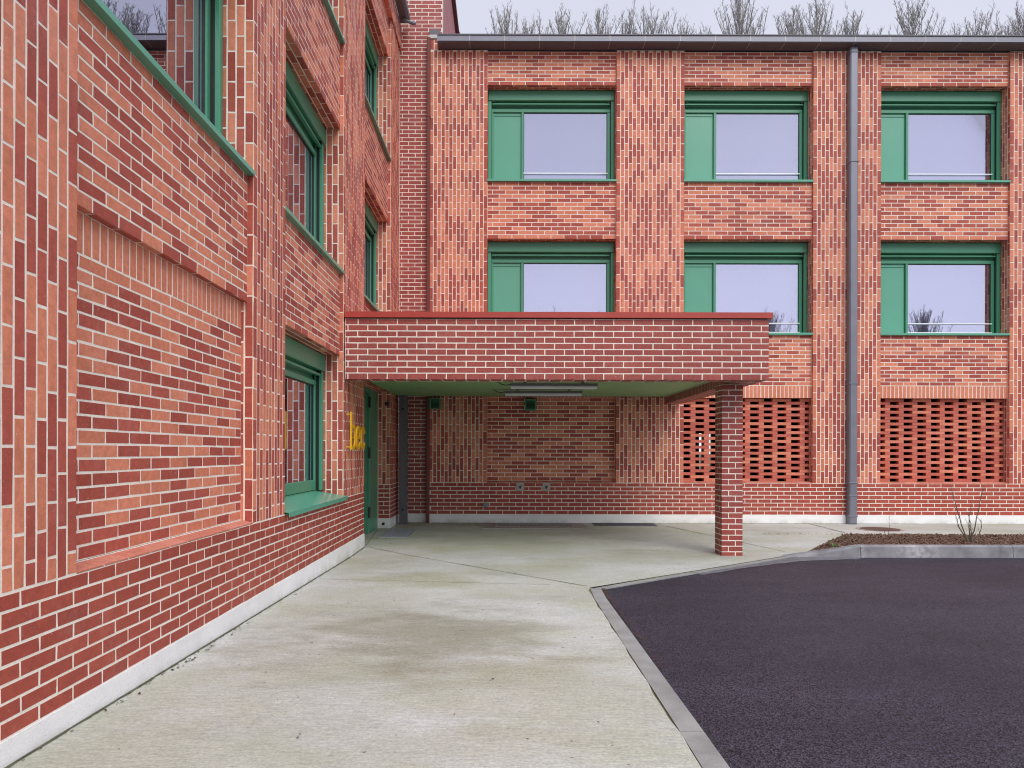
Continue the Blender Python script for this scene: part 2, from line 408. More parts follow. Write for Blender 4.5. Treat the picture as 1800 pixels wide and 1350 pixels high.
# ------------------------------------------------------------------ windows (a wall part with sub-parts)
def window(P, a0, a1, b0, b1, parent, ground=False, screen=True, lod=False):
    pl = b0 - .04
    fr = MB()
    g = .065
    fr.bbox(P, a0 + .002, a0 + g, b0, b1 - .19, -.33, -.235, GREEN); fr.bbox(P, a1 - g, a1 - .002, b0, b1 - .19, -.33, -.235, GREEN)
    # inner frame
    fr.bbox(P, a0 + g, a1 - g, b1 - .36, b1 - .30, -.36, -.305, GREEN); fr.lbox(P, a0 + g, a1 - g, b1 - .3005, b1 - .18, -.38, -.345, GREEN)
    fr.bbox(P, a0 + g, a0 + g + .028, b0 + .002, b1 - .36, -.36, -.305, GREEN)
    fr.bbox(P, a1 - .125, a1 - g, b0 + .002, b1 - .36, -.36, -.305, GREEN)
    fr.bbox(P, a0 + .60, a0 + .645, b0 + .002, b1 - .36, -.36, -.295, GREEN)
    hb = .12 if ground else .028
    fr.bbox(P, a0 + .645, a1 - .125, b0 + .002, b0 + hb, -.36, -.305, GREEN)
    # glazing gasket
    ga, gb, gc = a0 + .645, a1 - .125, -.33
    for q in ((ga, ga + .008, b0 + hb, b1 - .36), (gb - .008, gb, b0 + hb, b1 - .36), (ga + .008, gb - .008, b1 - .372, b1 - .36)):
        fr.lbox(P, *q, gc - .01, gc + .008, BLACK)
    # groove dark line of the shutter guide
    fr.lbox(P, a1 - g - .005, a1 - g - .001, b0 + .002, b1 - .19, -.303, -.272, BLACK)
    fw = fr.build('window', parent)
    hd = MB(); hd.bbox(P, a0 + .003, a1 - .003, b1 - .19, b1 - .003, -.34, -.215, GREEN, .01); hd.build('shutter_box', fw)
    br = MB(); fn = P[0]
    br.bbox(P, a0 + g + .01, a1 - g - .015, b1 - .248, b1 - .222, -.285, -.25, GREEN, .004)
    br.tube([fn(a0 + g + .04, b1 - .205, -.27), fn(a0 + g + .04, b1 - .205, -.232)], .014, BLACK, 8)
    br.tube([fn(a1 - g - .05, b1 - .205, -.27), fn(a1 - g - .05, b1 - .205, -.232)], .014, BLACK, 8)
    br.build('shutter_bar', fw)
    op = MB()
    op.bbox(P, a0 + g + .028, a0 + .60, b0 + .004, b1 - .36, -.36, -.335, GREENP)
    op.lbox(P, a0 + g + .04, a0 + .59, b1 - .418, b1 - .410, -.336, -.325, GREEN)
    op.lbox(P, a0 + g + .028, a0 + g + .040, b0 + .004, b1 - .36, -.336, -.322, GREEN)
    op.build('vent_panel', fw)
    pn = MB(); pn.lbox(P, ga + .004, gb - .004, b0 + hb - .004, b1 - .364, -.336, -.332, GLASS); pn.build('pane', fw)
    if screen:
        sc = MB(); sc.lbox(P, ga - .1, gb + .037, b0 - .02, b1 - .2, -.585, -.58, SCREEN); sc.build('roller_blind', fw)
        rl = MB(); rl.lbox(P, ga - .005, gb + .01, b0 + .203, b0 + .219, -.304, -.292, WHITE); rl.lbox(P, ga - .005, gb + .01, b0 + .044, b0 + .056, -.304, -.292, WHITE)
        rl.build('guard_rail', fw)
    sl = MB()
    if ground:
        e0, e1, cf = a0 + .0, a1 + .06, .045
        pts = [(e0 + .002, -.30), (a1, -.30), (a1, -.004), (e1, .0), (e1, cf - .02), (e1 - .03, cf), (e0 - .01, cf), (e0 - .01, .001), (e0 + .002, .001)]
        zt = lambda c: b0 - .01 - .065 * (c + .30) / .345
        top = [fn(a, zt(c), c) for a, c in pts]; bot = [fn(a, zt(c) - .008, c) for a, c in pts]
        sl.face(top, GREENP); sl.face(bot[::-1], GREENP)
        for i in range(len(pts)):
            j = (i + 1) % len(pts); sl.face([bot[i], bot[j], top[j], top[i]], GREENP)
        sl.lbox(P, a0 + .002, a1 - .002, b0 - .09, b0 - .001, -.36, -.301, GREEN)
        sl.lbox(P, e0 - .0098, e1 - .0302, b0 - .118, b0 - .079, cf - .006, cf - .0005, GREENP)
    else:
        c0, c1 = -.30, .004
        p = [fn(a0 - .006, pl, c0), fn(a1 + .006, pl, c0), fn(a1 + .006, pl, c1), fn(a0 - .006, pl, c1),
             fn(a0 - .006, b0 + .012, c0), fn(a1 + .006, b0 + .012, c0), fn(a1 + .006, pl + .035, c1), fn(a0 - .006, pl + .035, c1)]
        sl.hexa([p[3], p[2], p[1], p[0], p[7], p[6], p[5], p[4]], GREENP)
    sl.build('sill', fw)
    return fw

def soffit(mb, P, a0, a1, z, c0, c1, **kw):
    """underside of a lintel at height z, between c0 (outer) and c1 (deeper)"""
    fn, fl = P
    Q = (lambda a, b, c: fn(a, z - c, c0 - PROUD - b)), True
    field(mb, Q, a0, a1, 0, c0 - PROUD - c1, 0, 'h', thick=0, **kw)
def jamb(mb, P, a, side, b0, b1, c0, c1, cf=0, **kw):
    """side of a pier at a, from c0 (outer) to c1; side=+1: faces +a"""
    fn, fl = P
    if side > 0: Q = (lambda u, b, c: fn(a + c, b, c0 - PROUD - .003 - u)), fl
    else: Q = (lambda u, b, c: fn(a - c, b, c0 - PROUD - .003 - u)), (not fl)
    # direction u runs inwards: handedness flips for side>0
    Q = (Q[0], Q[1] if side < 0 else not Q[1])
    Q = (Q[0], not Q[1]) if side < 0 else Q
    field(mb, Q, 0, c0 - c1 - PROUD - .003, b0, b1, cf, 'v', thick=0, **kw)

RP, RB, RW = .05, .10, .33   # recess of brick panels, of blind panels, depth of window reveal
def build_wall(P, bays, piers, parent, floors=3, rb=RB, ground=None):
    """piers: (a0,a1) ; bays: (a0,a1,kind) kind in blind/lattice/window/door"""
    for (a0, a1) in piers:
        mb = MB()
        field(mb, P, a0, a1, ZP, ZT, 0, 'v', open0=True, open1=True, thick=.34, phase=.5 * rs.randint(0, 1) + .07)
        jamb(mb, P, a0, -1, ZP, ZT, 0, -.34, phase=.57); jamb(mb, P, a1, 1, ZP, ZT, 0, -.34, phase=.57)
        mb.build('pier', parent)
    for (a0, a1, kind) in bays:
        tops = [(6.05 - .04, HEAD[1]), (3.36 - .04, HEAD[0] if kind != 'lattice' else 2.425)]
        mb = MB(); field(mb, P, a0, a1, HEAD[2], ZT, -RP, 'h', phase=.1, openb=True, thick=.28); soffit(mb, P, a0, a1, HEAD[2], -RP, -RW); mb.build('spandrel', parent)
        mb = MB(); field(mb, P, a0, a1, HEAD[1], 6.01, -RP, 'h', phase=.1, openb=True, thick=.28); soffit(mb, P, a0, a1, HEAD[1], -RP, -RW); mb.build('spandrel', parent)
        window(P, a0, a1, 6.05, HEAD[2], parent); window(P, a0, a1, 3.36, HEAD[1], parent)
        mb = MB()
        zl = 2.43 if kind in ('lattice', 'blind_back') else 2.37
        if kind == 'door': zl = 2.22
        field(mb, P, a0, a1, zl, 3.32, -RP, 'h', phase=.1, openb=kind not in ('lattice', 'blind_back'), thick=.28)
        if kind in ('lattice', 'blind_back'):
            field(mb, P, a0, a1, 2.21, 2.43, -RP, 'v', pick=lambda: LIGHT, L=.22, shift=0, phase=0, openb=True, thick=.10)
            soffit(mb, P, a0, a1, 2.21, -RP, -.16)
        else: soffit(mb, P, a0, a1, zl, -RP, -RW if kind != 'blind' else -.12)
        mb.build('spandrel', parent)
        if kind == 'blind':
            mb = MB()
            field(mb, P, a0, a1, 2.17, 2.37, -.095, 'v', pick=lambda: LIGHT, L=.22, shift=0, thick=.2)
            field(mb, P, a0, a1, .735, 2.17, -.095, 'h', phase=.25, thick=.2); mb.build('blind_panel', parent)
        if kind == 'blind_back':
            mb = MB(); field(mb, P, a0, a1, .735, 2.21, -RB - .02, 'h', phase=.12, thick=.2); mb.build('blind_panel', parent)
        if kind == 'window': window(P, a0, a1, .80, 2.37, parent, ground=True, screen=False)
        if kind in ('blind', 'blind_back', 'lattice'):
            mb = MB(); fn = P[0]; cb = -.145 if kind == 'lattice' else (-.095 if kind == 'blind' else -.12)
            n = round((a1 - a0) / BL)
            mb.hexa([fn(a0, ZP - .002, 0 - PROUD), fn(a1, ZP - .002, 0 - PROUD), fn(a1, ZP - .002, cb), fn(a0, ZP - .002, cb),
                     fn(a0, ZP + .004, -PROUD), fn(a1, ZP + .004, -PROUD), fn(a1, .733, cb), fn(a0, .733, cb)], MORTAR)
            for i in range(n):
                u0 = a0 + (a1 - a0) * i / n + .005; u1 = a0 + (a1 - a0) * (i + 1) / n - .005
                lo, hi = ZP + .0045, .7335
                t = lambda c: lo + (hi - lo) * (-PROUD - c) / (-PROUD - cb)
                c0, c1 = -.001, cb + .014
                mb.hexa([fn(u0, ZP, c0), fn(u1, ZP, c0), fn(u1, ZP, c1), fn(u0, ZP, c1),
                         fn(u0, t(c0) + .003, c0), fn(u1, t(c0) + .003, c0), fn(u1, t(c1) + .003, c1), fn(u0, t(c1) + .003, c1)], LEDGE, rs.random())
            mb.build('ledge', parent)
def lattice(P, a0, a1, b0, b1, cf, parent):
    mb = MB(); n = 28; c = (b1 - b0) / n; d = .105
    per, ln = .486, .331
    for i in range(n):
        u = a0 - .331 + (per / 2 if i % 2 == 0 else 0) - per
        while u < a1:
            s0, s1 = max(u, a0), min(u + ln, a1)
            if s1 - s0 > .015:
                dark = rs.random()
                # a course piece is a whole brick flanked by shared ends
                z0, z1 = b0 + i * c + .0009, b0 + (i + 1) * c - .0009
                mb.bbox(P, s0, s1, z0, z1, cf - d, cf + rs.uniform(-.002, .002), LATT, .002)
                k = len(mb.r); v = (rs.uniform(.0, .25) if dark < .68 else rs.uniform(.6, 1))
                for q in range(k - 10, k): mb.r[q] = v
            u += per
    mb.build('brick_lattice', parent)
def plinth(P, a0, a1, parent, o0=False, o1=False, thick=.3, cb=.006, zg=-.12):
    mb = MB(); field(mb, P, a0, a1, ZB, ZP, 0, 'h', pick=lambda: PLINTH, phase=.35, open0=o0, open1=o1, thick=thick, C=.0694)
    mb.build('plinth', parent)
    b = MB(); b.lbox(P, a0 - (cb if o0 else 0), a1 + (cb if o1 else 0), zg, ZB - .001, -thick, cb, BASE); b.build('base', parent)

# ------------------------------------------------------------------ left wing
XL, YB = -1.90, 12.72
YT = 12.78
left = thing('brick_building', 'near left wing in checkered red and orange brick with green windows receding along the path', 'building', (XL, 5, 0))
PLW = PL(XL)
build_wall(PLW, [(3.20, 5.44, 'blind'), (6.21, 8.45, 'window'), (9.68, 11.86, 'door'), (-.61, 1.63, 'blind')],
           [(1.63, 3.20), (5.44, 6.21), (8.45, 9.68), (11.86, YT - .001), (-1.80, -.61)], left)
plinth(PLW, -1.80, 9.68, left, o1=True)
plinth(PLW, 11.86, YT - .001, left, o0=True)
# reveal of the door, lower part (facing the camera)
mb = MB(); PD = PB(11.86)
field(mb, PD, XL - .22, XL - .007, ZB, ZP, 0, 'h', pick=lambda: PLINTH, thick=0, C=.0694); mb.build('door_reveal', left)
# frieze under the eave
mb = MB(); field(mb, PLW, -1.80, YT - .001, ZT + .005, 8.72, .03, 'h', phase=.2, openb=True, thick=.3); soffit(mb, PLW, -1.80, YT, ZT + .005, .03, -.05); mb.build('frieze', left)
g = MB()
prof = [(.035, 8.72), (.16, 8.72), (.20, 8.76), (.20, 8.86), (.19, 8.86), (.185, 8.77), (.155, 8.735), (.035, 8.735)]
ys = (-1.8, YT - .15)
for i in range(len(prof)):
    j = (i + 1) % len(prof)
    g.face([(XL + prof[i][0], ys[0], prof[i][1]), (XL + prof[j][0], ys[0], prof[j][1]), (XL + prof[j][0], ys[1], prof[j][1]), (XL + prof[i][0], ys[1], prof[i][1])], GREYD)
g.face([(XL + p[0], ys[1], p[1]) for p in ((.0, 8.72), (.16, 8.72), (.20, 8.76), (.20, 8.86), (0, 8.86))], GREYD)
g.tube([(XL + .10, YT - .3, 8.69), (XL + .32, YT - .34, 8.60)], .03, GREY, 8)
g.build('gutter', left)
# body: rear walls, floors and roof, so that rooms are closed
b = MB(); X0 = XL - .34
for z0, z1 in ((-.1, .12), (2.62, 2.9), (5.3, 5.6), (8.3, 8.72)): b.box(-7.5, X0 - .002, -1.8, 16.8, z0, z1, ROOM)
b.box(-7.7, -7.5, -1.8, 16.8, -.1, 8.72, ROOM)
for y in (-1.8, 5.6, 9.0, 12.8): b.box(-7.5, X0 - .002, y, y + .15, .12, 8.3, ROOM)
b.build('interior_walls', left)
b = MB(); b.hexa([(-7.8, -1.9, 8.73), (XL + .03, -1.9, 8.73), (XL + .03, YT, 8.73), (-7.8, YT, 8.73), (-7.8, -1.9, 10.2), (-7.6, -1.9, 10.2), (-7.6, YT, 10.2), (-7.8, YT, 10.2)], ROOFM); b.build('roof', left)
# tower at the inner corner
b = MB()
field(b, PB(YT), XL, -1.15, ZB, 10.6, 0, 'h', pick=lambda: CANB, phase=.3, open1=True, thick=.2)
b.build('tower_wall', left)
b = MB(); b.lbox(PB(YT), XL, -1.34, -.12, ZB - .001, -.2, .004, BASE); b.build('base', left)
b = MB(); b.box(-1.9, -1.154, YT + .2, 16.8, 8.0, 10.6, WEATHER)
b.box(-1.9, -1.10, 16.8, 16.98, 8.0, 11.0, BROWN); b.build('tower_side', left)
b = MB(); b.box(-2.0, -1.08, YT - .05, 17.0, 10.601, 10.7, BROWN); b.build('tower_coping', left)

# door in its recess
PDo = PL(XL - .215)
dr = MB()
dr.bbox(PDo, 9.70, 9.78, -.01, 2.215, -.1, 0, GREEN); dr.bbox(PDo, 11.12, 11.84, -.01, 2.215, -.1, .012, GREEN)
dr.bbox(PDo, 9.78, 11.12, 2.14, 2.215, -.1, 0, GREEN)
dr.lbox(PDo, 11.84, 11.858, -.01, 2.215, -.1, .02, CAULK)
door = dr.build('door', left)
d2 = MB(); d2.bbox(PDo, 9.785, 11.10, .0, 2.135, -.09, -.02, GREEN); d2.build('leaf', door)
for z in (.23, 1.14, 1.92):
    d3 = MB(); d3.tube([(XL - .20, 11.11, z), (XL - .20, 11.11, z + .17)], .016, BLACK, 8); d3.build('hinge', door)
d4 = MB(); d4.tube([(XL - .22, 9.95, 1.05), (XL - .16, 9.95, 1.05), (XL - .16, 10.08, 1.05)], .011, PLATE, 8); d4.build('handle', door)

# ------------------------------------------------------------------ back wing
PBW = PB(YB)
back = thing('brick_building', 'wide brick wing across the back with a grey gutter, green windows and pierced brick screens', 'building', (4.3, YB, 0))
bx = [(-.345, 1.925, 'blind_back'), (3.115, 5.385, 'lattice'), (6.575, 8.845, 'lattice'), (10.035, 12.305, 'lattice')]
build_wall(PBW, bx, [(-1.36, -.345), (1.925, 3.115), (5.385, 6.575), (8.845, 10.035), (12.305, 13.495)], back)
for a0, a1, k in bx[1:]: lattice(PBW, a0 + .004, a1 - .004, .735, 2.205, -.145, back)
plinth(PBW, -1.36, 13.495, back, o1=True)
# gutter
g = MB(); z0, z1 = 8.325, 8.445
gx0, gx1 = -1.20, 13.6
for P3 in ([(YB - .24, z0 + .012), (YB - .24, z1)], ):
    g.box(gx0, gx1, YB - .24, YB - .225, z0 + .012, z1, GREY)
g.box(gx0, gx1, YB - .225, YB + .02, z0, z0 + .012, GREYD)
g.box(gx0 - .012, gx0, YB - .24, YB + .05, z0, z1, GREY)
g.box(gx0, gx1, YB - .255, YB - .241, z1 - .012, z1 + .006, GREYD)
x = gx0 + .55
while x < gx1:
    g.box(x - .006, x + .006, YB - .2435, YB - .2405, z0 + .012, z1 - .013, PLATE)
    g.box(x - .006, x + .006, YB - .225, YB - .02, z0 - .0035, z0 - .0005, PLATE); x += .605
g.build('gutter', back)
# first brick columns run up beside the gutter, lead hopper on top of them
mb = MB(); field(mb, PBW, -1.36, -1.215, ZT, 8.50, 0, 'v', L=.22, thick=.3, open1=True, open0=True); mb.build('corner_brickwork', back)
hp = MB(); hp.bbox(PBW, -1.38, -1.18, 8.50, 8.57, -.2, .02, PLATE); hp.bbox(PBW, -1.37, -1.19, 8.57, 8.68, -.18, -.02, GREYD); hp.build('hopper', back)
r = MB(); r.hexa([(-1.2, YB + .02, 8.345), (13.6, YB + .02, 8.345), (13.6, 20.4, 8.345), (-1.2, 20.4, 8.345), (-1.2, YB + .02, 8.40), (13.6, YB + .02, 8.40), (13.6, 20.4, 9.3), (-1.2, 20.4, 9.3)], ROOFM); r.build('roof', back)
# rooms behind
b = MB(); y0 = YB + .345
for z0_, z1_, m in ((2.55, 2.9, ROOM), (5.3, 5.6, ROOM), (8.3, 8.34, ROOM)): b.box(-1.1, 13.5, y0, 20.2, z0_, z1_, m)
b.box(-1.1, 13.5, 20.0, 20.2, 2.9, 8.3, ROOM)
b.box(-1.3, -1.1, y0, 20.2, 0, 8.3, ROOM); b.box(13.3, 13.5, y0, 20.2, 0, 8.3, ROOM)
for x in (2.5, 6.0, 9.4):
    b.box(x, x + .12, y0, 20.0, 2.9, 5.3, ROOM); b.box(x, x + .12, y0, 20.0, 5.6, 8.3, ROOM)
b.build('interior_walls', back)
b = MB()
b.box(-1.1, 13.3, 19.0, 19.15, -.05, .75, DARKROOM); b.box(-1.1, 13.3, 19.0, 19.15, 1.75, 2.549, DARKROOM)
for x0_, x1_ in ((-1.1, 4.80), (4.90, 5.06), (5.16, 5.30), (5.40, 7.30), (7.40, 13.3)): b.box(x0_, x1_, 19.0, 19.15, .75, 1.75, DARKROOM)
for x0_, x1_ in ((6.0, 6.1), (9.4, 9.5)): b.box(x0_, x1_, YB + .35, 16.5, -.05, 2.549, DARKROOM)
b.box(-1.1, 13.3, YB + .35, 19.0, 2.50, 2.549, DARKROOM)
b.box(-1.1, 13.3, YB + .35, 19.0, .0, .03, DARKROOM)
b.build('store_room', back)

# downspout (square, grey)
ds = thing('downspout', 'grey square rain pipe running from gutter to ground between two window bays', 'rain pipe', (6.04, YB - .09, 0))
p = MB(); p.bbox(PBW, 5.968, 6.112, 0, 8.33, .018, .135, GREY, .02); p.build('pipe', ds)
for z in (.14, .50, .72, 2.45, 6.32, 8.22):
    c = MB(); c.bbox(PBW, 5.960, 6.120, z - .018, z + .018, .0, .146, GREY, .02); c.build('collar', ds)
# brown rain pipe in the corner
ds2 = thing('downspout', 'thin dark brown rain pipe in the corner beside the tower, below the small hopper', 'rain pipe', (-1.38, YB - .05, 0))
p = MB(); p.bbox(PBW, -1.405, -1.345, .0, 8.50, .02, .075, BROWN, .01); p.build('pipe', ds2)
for z in (.9, 2.9, 5.0, 7.1):
    c = MB(); c.bbox(PBW, -1.41, -1.34, z, z + .03, .0, .08, BROWN, .005); c.build('bracket', ds2)
# grey steel post in the corner under the canopy
st = thing('steel_post', 'grey steel post standing in the dark corner under the canopy', 'post', (-1.78, 12.5, 0))
p = MB(); p.box(-1.835, -1.715, 12.42, 12.435, -.02, 2.215, GREYD); p.box(-1.835, -1.82, 12.436, 12.60, -.02, 2.215, GREYD); p.box(-1.73, -1.715, 12.436, 12.60, -.02, 2.215, GREYD); p.box(-1.82, -1.73, 12.55, 12.56, -.02, 2.215, GREYD); p.build('channel', st)
for z in (.25, 1.98):
    p = MB(); p.tube([(-1.775, 12.40, z), (-1.775, 12.42, z)], .02, BLACK, 6); p.build('bolt', st)

# ------------------------------------------------------------------ entrance canopy
YC, ZC0, ZC1, XC = 8.455, 2.095, 2.80, 3.065
can = thing('entrance_canopy', 'flat dark red brick canopy with green ceiling, carried by one brick pillar', 'canopy', (.6, 10, 0))
PC = PB(YC)
mb = MB(); X1 = XL + .012
field(mb, PC, X1, XC, ZC0, ZC1, 0, 'h', pick=lambda: CANB, phase=.85, open1=True, openb=True, thick=.28)
Q = (lambda a, b, c: (a, YC + PROUD + b, ZC0 - c)), True
field(mb, Q, X1, XC - .01, 0, .272, 0, 'v', pick=lambda: CANB, thick=0, C=.14, L=.0907, shift=.5, phase=.3)
mb.build('fascia', can)
mb = MB(); PX = (lambda a, b, c: (XC + c, a, b)), False
field(mb, PX, YC + .006, YB - .06, ZC0, ZC1, 0, 'h', pick=lambda: CANB, phase=.2, openb=True, thick=0)
mb.box(XC - .28 + PROUD, XC - PROUD, YC + .281, YB - .06, ZC0 + PROUD, ZC1, MORTAR)
Q = (lambda a, b, c: (XC - PROUD - b, a, ZC0 - c)), False
field(mb, Q, YC + .29, YB - .06, 0, .272, 0, 'h', pick=lambda: CANB, thick=0, C=.0907)
PI = (lambda a, b, c: (XC - .28 - c, a, b)), True
field(mb, PI, YC + .29, YB - .06, ZC0, 2.215, 0, 'v', pick=lambda: CANB, thick=0, C=.08, L=.125, shift=0, openb=True)
mb.build('side_beam', can)
mb = MB(); mb.box(X1, XC + .035, YC - .035, YB - .01, ZC1 + .012, ZC1 + .078, REDCAP)
mb.box(X1, XC - .01, YC + .02, YB - .01, ZC1 + .0005, ZC1 + .0115, BLACK)
mb.build('cap', can)
mb = MB(); y = YC + .284
while y < YB - .13:
    mb.box(XL + .004, XC - .284, y, min(y + .294, YB - .13), 2.215, 2.245, SOFFIT); y += .3
mb.box(XL + .004, XC - .284, YC + .284, YB - .13, 2.2185, 2.2445, SOFFIT)
mb.build('ceiling', can)
cl_ = MB(); PCo = PB(8.98); x0, x1 = 2.675, 2.935
field(cl_, PCo, x0, x1, -.06, ZC0 - .004, 0, 'h', pick=lambda: CANB, open0=True, open1=True, phase=0, L=.3, thick=0, shift=0)
cl_ = MB()
cl_.box(x0 + PROUD, x1 - PROUD, 8.98 + PROUD, 9.27 - PROUD, -.06, ZC0 - .004, MORTAR)
n = 31; ch = (ZC0 - .004 + .055) / n
PCr = (lambda a, b, c: (x0 - c, a, b)), True
PCe = (lambda a, b, c: (x1 + c, a, b)), False
PCk = (lambda a, b, c: (a, 9.27 + c, b)), True
for i in range(n):
    z0_, z1_ = -.055 + i * ch + .005, -.055 + (i + 1) * ch - .005
    j = x0 + (.085 if i % 2 else .17)
    one(cl_, PCo, x0, j - .005, z0_, z1_, 0, CANB); one(cl_, PCo, j + .005, x1, z0_, z1_, 0, CANB)
    j = 8.987 + (.19 if i % 2 else .09)
    for PP in (PCr, PCe):
        one(cl_, PP, 8.987, j - .005, z0_, z1_, 0, CANB); one(cl_, PP, j + .005, 9.264, z0_, z1_, 0, CANB)
    j = x0 + (.17 if i % 2 else .085)
    one(cl_, PCk, x0, j - .005, z0_, z1_, 0, CANB); one(cl_, PCk, j + .005, x1, z0_, z1_, 0, CANB)
cl_.build('pillar', can)

# ceiling lamps
def lamp(y, x, label):
    t = thing('ceiling_lamp', label, 'lamp', (x, y, 2.215), 'strip lamps under the canopy')
    h = MB(); h.box(x, x + 1.2, y - .035, y + .035, 2.155, 2.19, GREYD)
    for q in (.2, 1.0): h.box(x + q - .02, x + q + .02, y - .045, y + .045, 2.19, 2.213, GREYD)
    h.build('housing', t)
    d = MB(); d.tube([(x + .01, y, 2.143), (x + 1.19, y, 2.143)], .032, LAMP, 12); d.build('tube', t, smooth=False)
    c = MB(); c.tube([(x, y, 2.175), (x - .06, y, 2.165), (x - .12, y, 2.178), (x - .17, y, 2.213)], .007, BLACK, 6); c.build('cable', t)
lamp(9.95, .05, 'nearer of the two strip lamps under the green canopy ceiling')
lamp(11.2, -.03, 'farther of the two strip lamps under the green canopy ceiling')

# green vents on the wall
def vent(x, z, label):
    t = thing('wall_vent', label, 'vent', (x, YB, z), 'green vents under the canopy')
    f = MB(); s_ = .095
    for q in ((x - s_, x + s_, z + s_ - .02, z + s_), (x - s_, x + s_, z - s_, z - s_ + .02), (x - s_, x - s_ + .02, z - s_ + .02, z + s_ - .02), (x + s_ - .02, x + s_, z - s_ + .02, z + s_ - .02)):
        f.lbox(PBW, *q, -.1, .10, GREEN)
    f.build('frame', t)
    l = MB()
    for i in range(7):
        zz = z - s_ + .03 + i * .02; l.lbox(PBW, x - s_ + .02, x + s_ - .02, zz, zz + .006, .05, .07, GREEN)
    l.lbox(PBW, x - s_ + .02, x + s_ - .02, z - s_ + .02, z + s_ - .02, .0, .02, PIT)
    l.build('grille', t)
vent(-1.245, 2.085, 'small square green vent beside the brown pipe under the canopy')
vent(.42, 2.07, 'small square green vent above the recessed brick panel under the canopy')

# tap boxes, cap and socket
for x, lab in ((.245, 'left of the two square metal tap plates on the dark brick plinth'), (.705, 'right of the two square metal tap plates on the dark brick plinth')):
    t = thing('tap_plate', lab, 'tap', (x, YB, .63), 'tap plates on the plinth')
    m_ = MB(); m_.bbox(PBW, x - .068, x + .068, .565, .70, -.01, .008, PLATE, .003); m_.build('plate', t)
    m_ = MB(); m_.tube([(x, YB - .01, .635), (x, YB - .05, .635)], .022, BLACK, 8); m_.tube([(x - .02, YB - .05, .64), (x + .03, YB - .055, .655)], .008, GREYD, 6)
    m_.tube([(x, YB - .04, .63), (x, YB - .055, .59)], .010, GREYD, 6); m_.build('spout', t)
t = thing('pipe_cap', 'round grey cap on the dark brick plinth below the recessed panel', 'cap', (-.365, YB, .31))
m_ = MB(); m_.tube([(-.365, YB + .01, .315), (-.365, YB - .05, .315)], [.045, .042], GREY, 10); m_.build('cap_body', t)
m_ = MB(); m_.tube([(-.33, YB - .02, .315), (-.30, YB - .02, .335)], .012, PLATE, 6); m_.build('spigot', t)
t = MB(); t.tube([(-2.01, 11.87, .065), (-2.01, 11.835, .065)], .024, BLACK, 8); tag(t.build('wall_outlet', origin=(-2.01, 11.85, .065)), 'small black round outlet in the white base beside the door', 'outlet')
t = thing('sensor', 'small black sensor high on the brick reveal beside the door', 'sensor', (-1.95, 11.8, 2.04))
m_ = MB(); m_.tube([(-1.955, 11.862, 2.03), (-1.955, 11.80, 2.03)], .022, BLACK, 8); m_.build('lens', t)
m_ = MB(); m_.box(-1.985, -1.93, 11.835, 11.856, 2.00, 2.06, BLACK); m_.build('mount', t)

# ------------------------------------------------------------------ yellow letters
def stroke(mb, pts, wd, x0, x1, mat, closed=False):
    pts = [Vector(p) for p in pts]; n = len(pts); Lp, Rp = [], []
    for i in range(n):
        if closed: d = pts[(i + 1) % n] - pts[i - 1]
        else: d = pts[min(i + 1, n - 1)] - pts[max(i - 1, 0)]
        d.normalize(); nrm = Vector((-d.y, d.x)) * wd / 2; Lp.append(pts[i] + nrm); Rp.append(pts[i] - nrm)
    m = n if closed else n - 1
    for i in range(m):
        j = (i + 1) % n
        q = [Rp[i], Rp[j], Lp[j], Lp[i]]
        mb.hexa([(x0, v.x, v.y) for v in q] + [(x1, v.x, v.y) for v in q], mat, flip=False)
sg = thing('wall_letters', 'yellow lowercase letters b e c standing off the brick pier beside the door', 'lettering', (XL + .05, 9.2, 1.28))
zb, xh, asc, wd = 1.27, .30, .45, .042
def arc(cy, cz, ry, rz, t0, t1, n=20): return [(cy + ry * math.cos(math.radians(t0 + (t1 - t0) * i / n)), cz + rz * math.sin(math.radians(t0 + (t1 - t0) * i / n))) for i in range(n + 1)]
xa, xb = XL + .045, XL + .063
rz = xh / 2 - wd / 2; ry = .10; zm = zb + xh / 2; ex = rz - ry
mb = MB(); stroke(mb, [(8.61, zb), (8.61, zb + asc)], wd, xa, xb, YELLOW)
stroke(mb, [(8.62, zm + rz)] + arc(8.73, zm + ex, ry, ry, 90, 0, 10) + arc(8.73, zm - ex, ry, ry, 0, -90, 10) + [(8.62, zm - rz)], wd, xa + .001, xb - .001, YELLOW)
mb.build('letter', sg)
mb = MB(); e0 = 9.02; stroke(mb, [(e0 + ry, zm)] + arc(e0, zm + ex, ry, ry, 0, 180, 18) + arc(e0, zm - ex, ry, ry, 180, 340, 16), wd, xa, xb, YELLOW)
stroke(mb, [(e0 - ry, zm), (e0 + ry, zm)], wd * .8, xa + .001, xb - .001, YELLOW); mb.build('letter', sg)
mb = MB(); c0_ = 9.32; stroke(mb, arc(c0_, zm + ex, ry, ry, 20, 180, 16) + arc(c0_, zm - ex, ry, ry, 180, 340, 16), wd, xa, xb, YELLOW); mb.build('letter', sg)
for y, z in ((8.60, zb + .03), (8.60, zb + asc - .03), (8.92, zm), (9.22, zm)):
    mb = MB(); mb.tube([(XL - .003, y, z), (XL + .05, y, z)], .008, YELLOW, 6); mb.build('pin', sg)

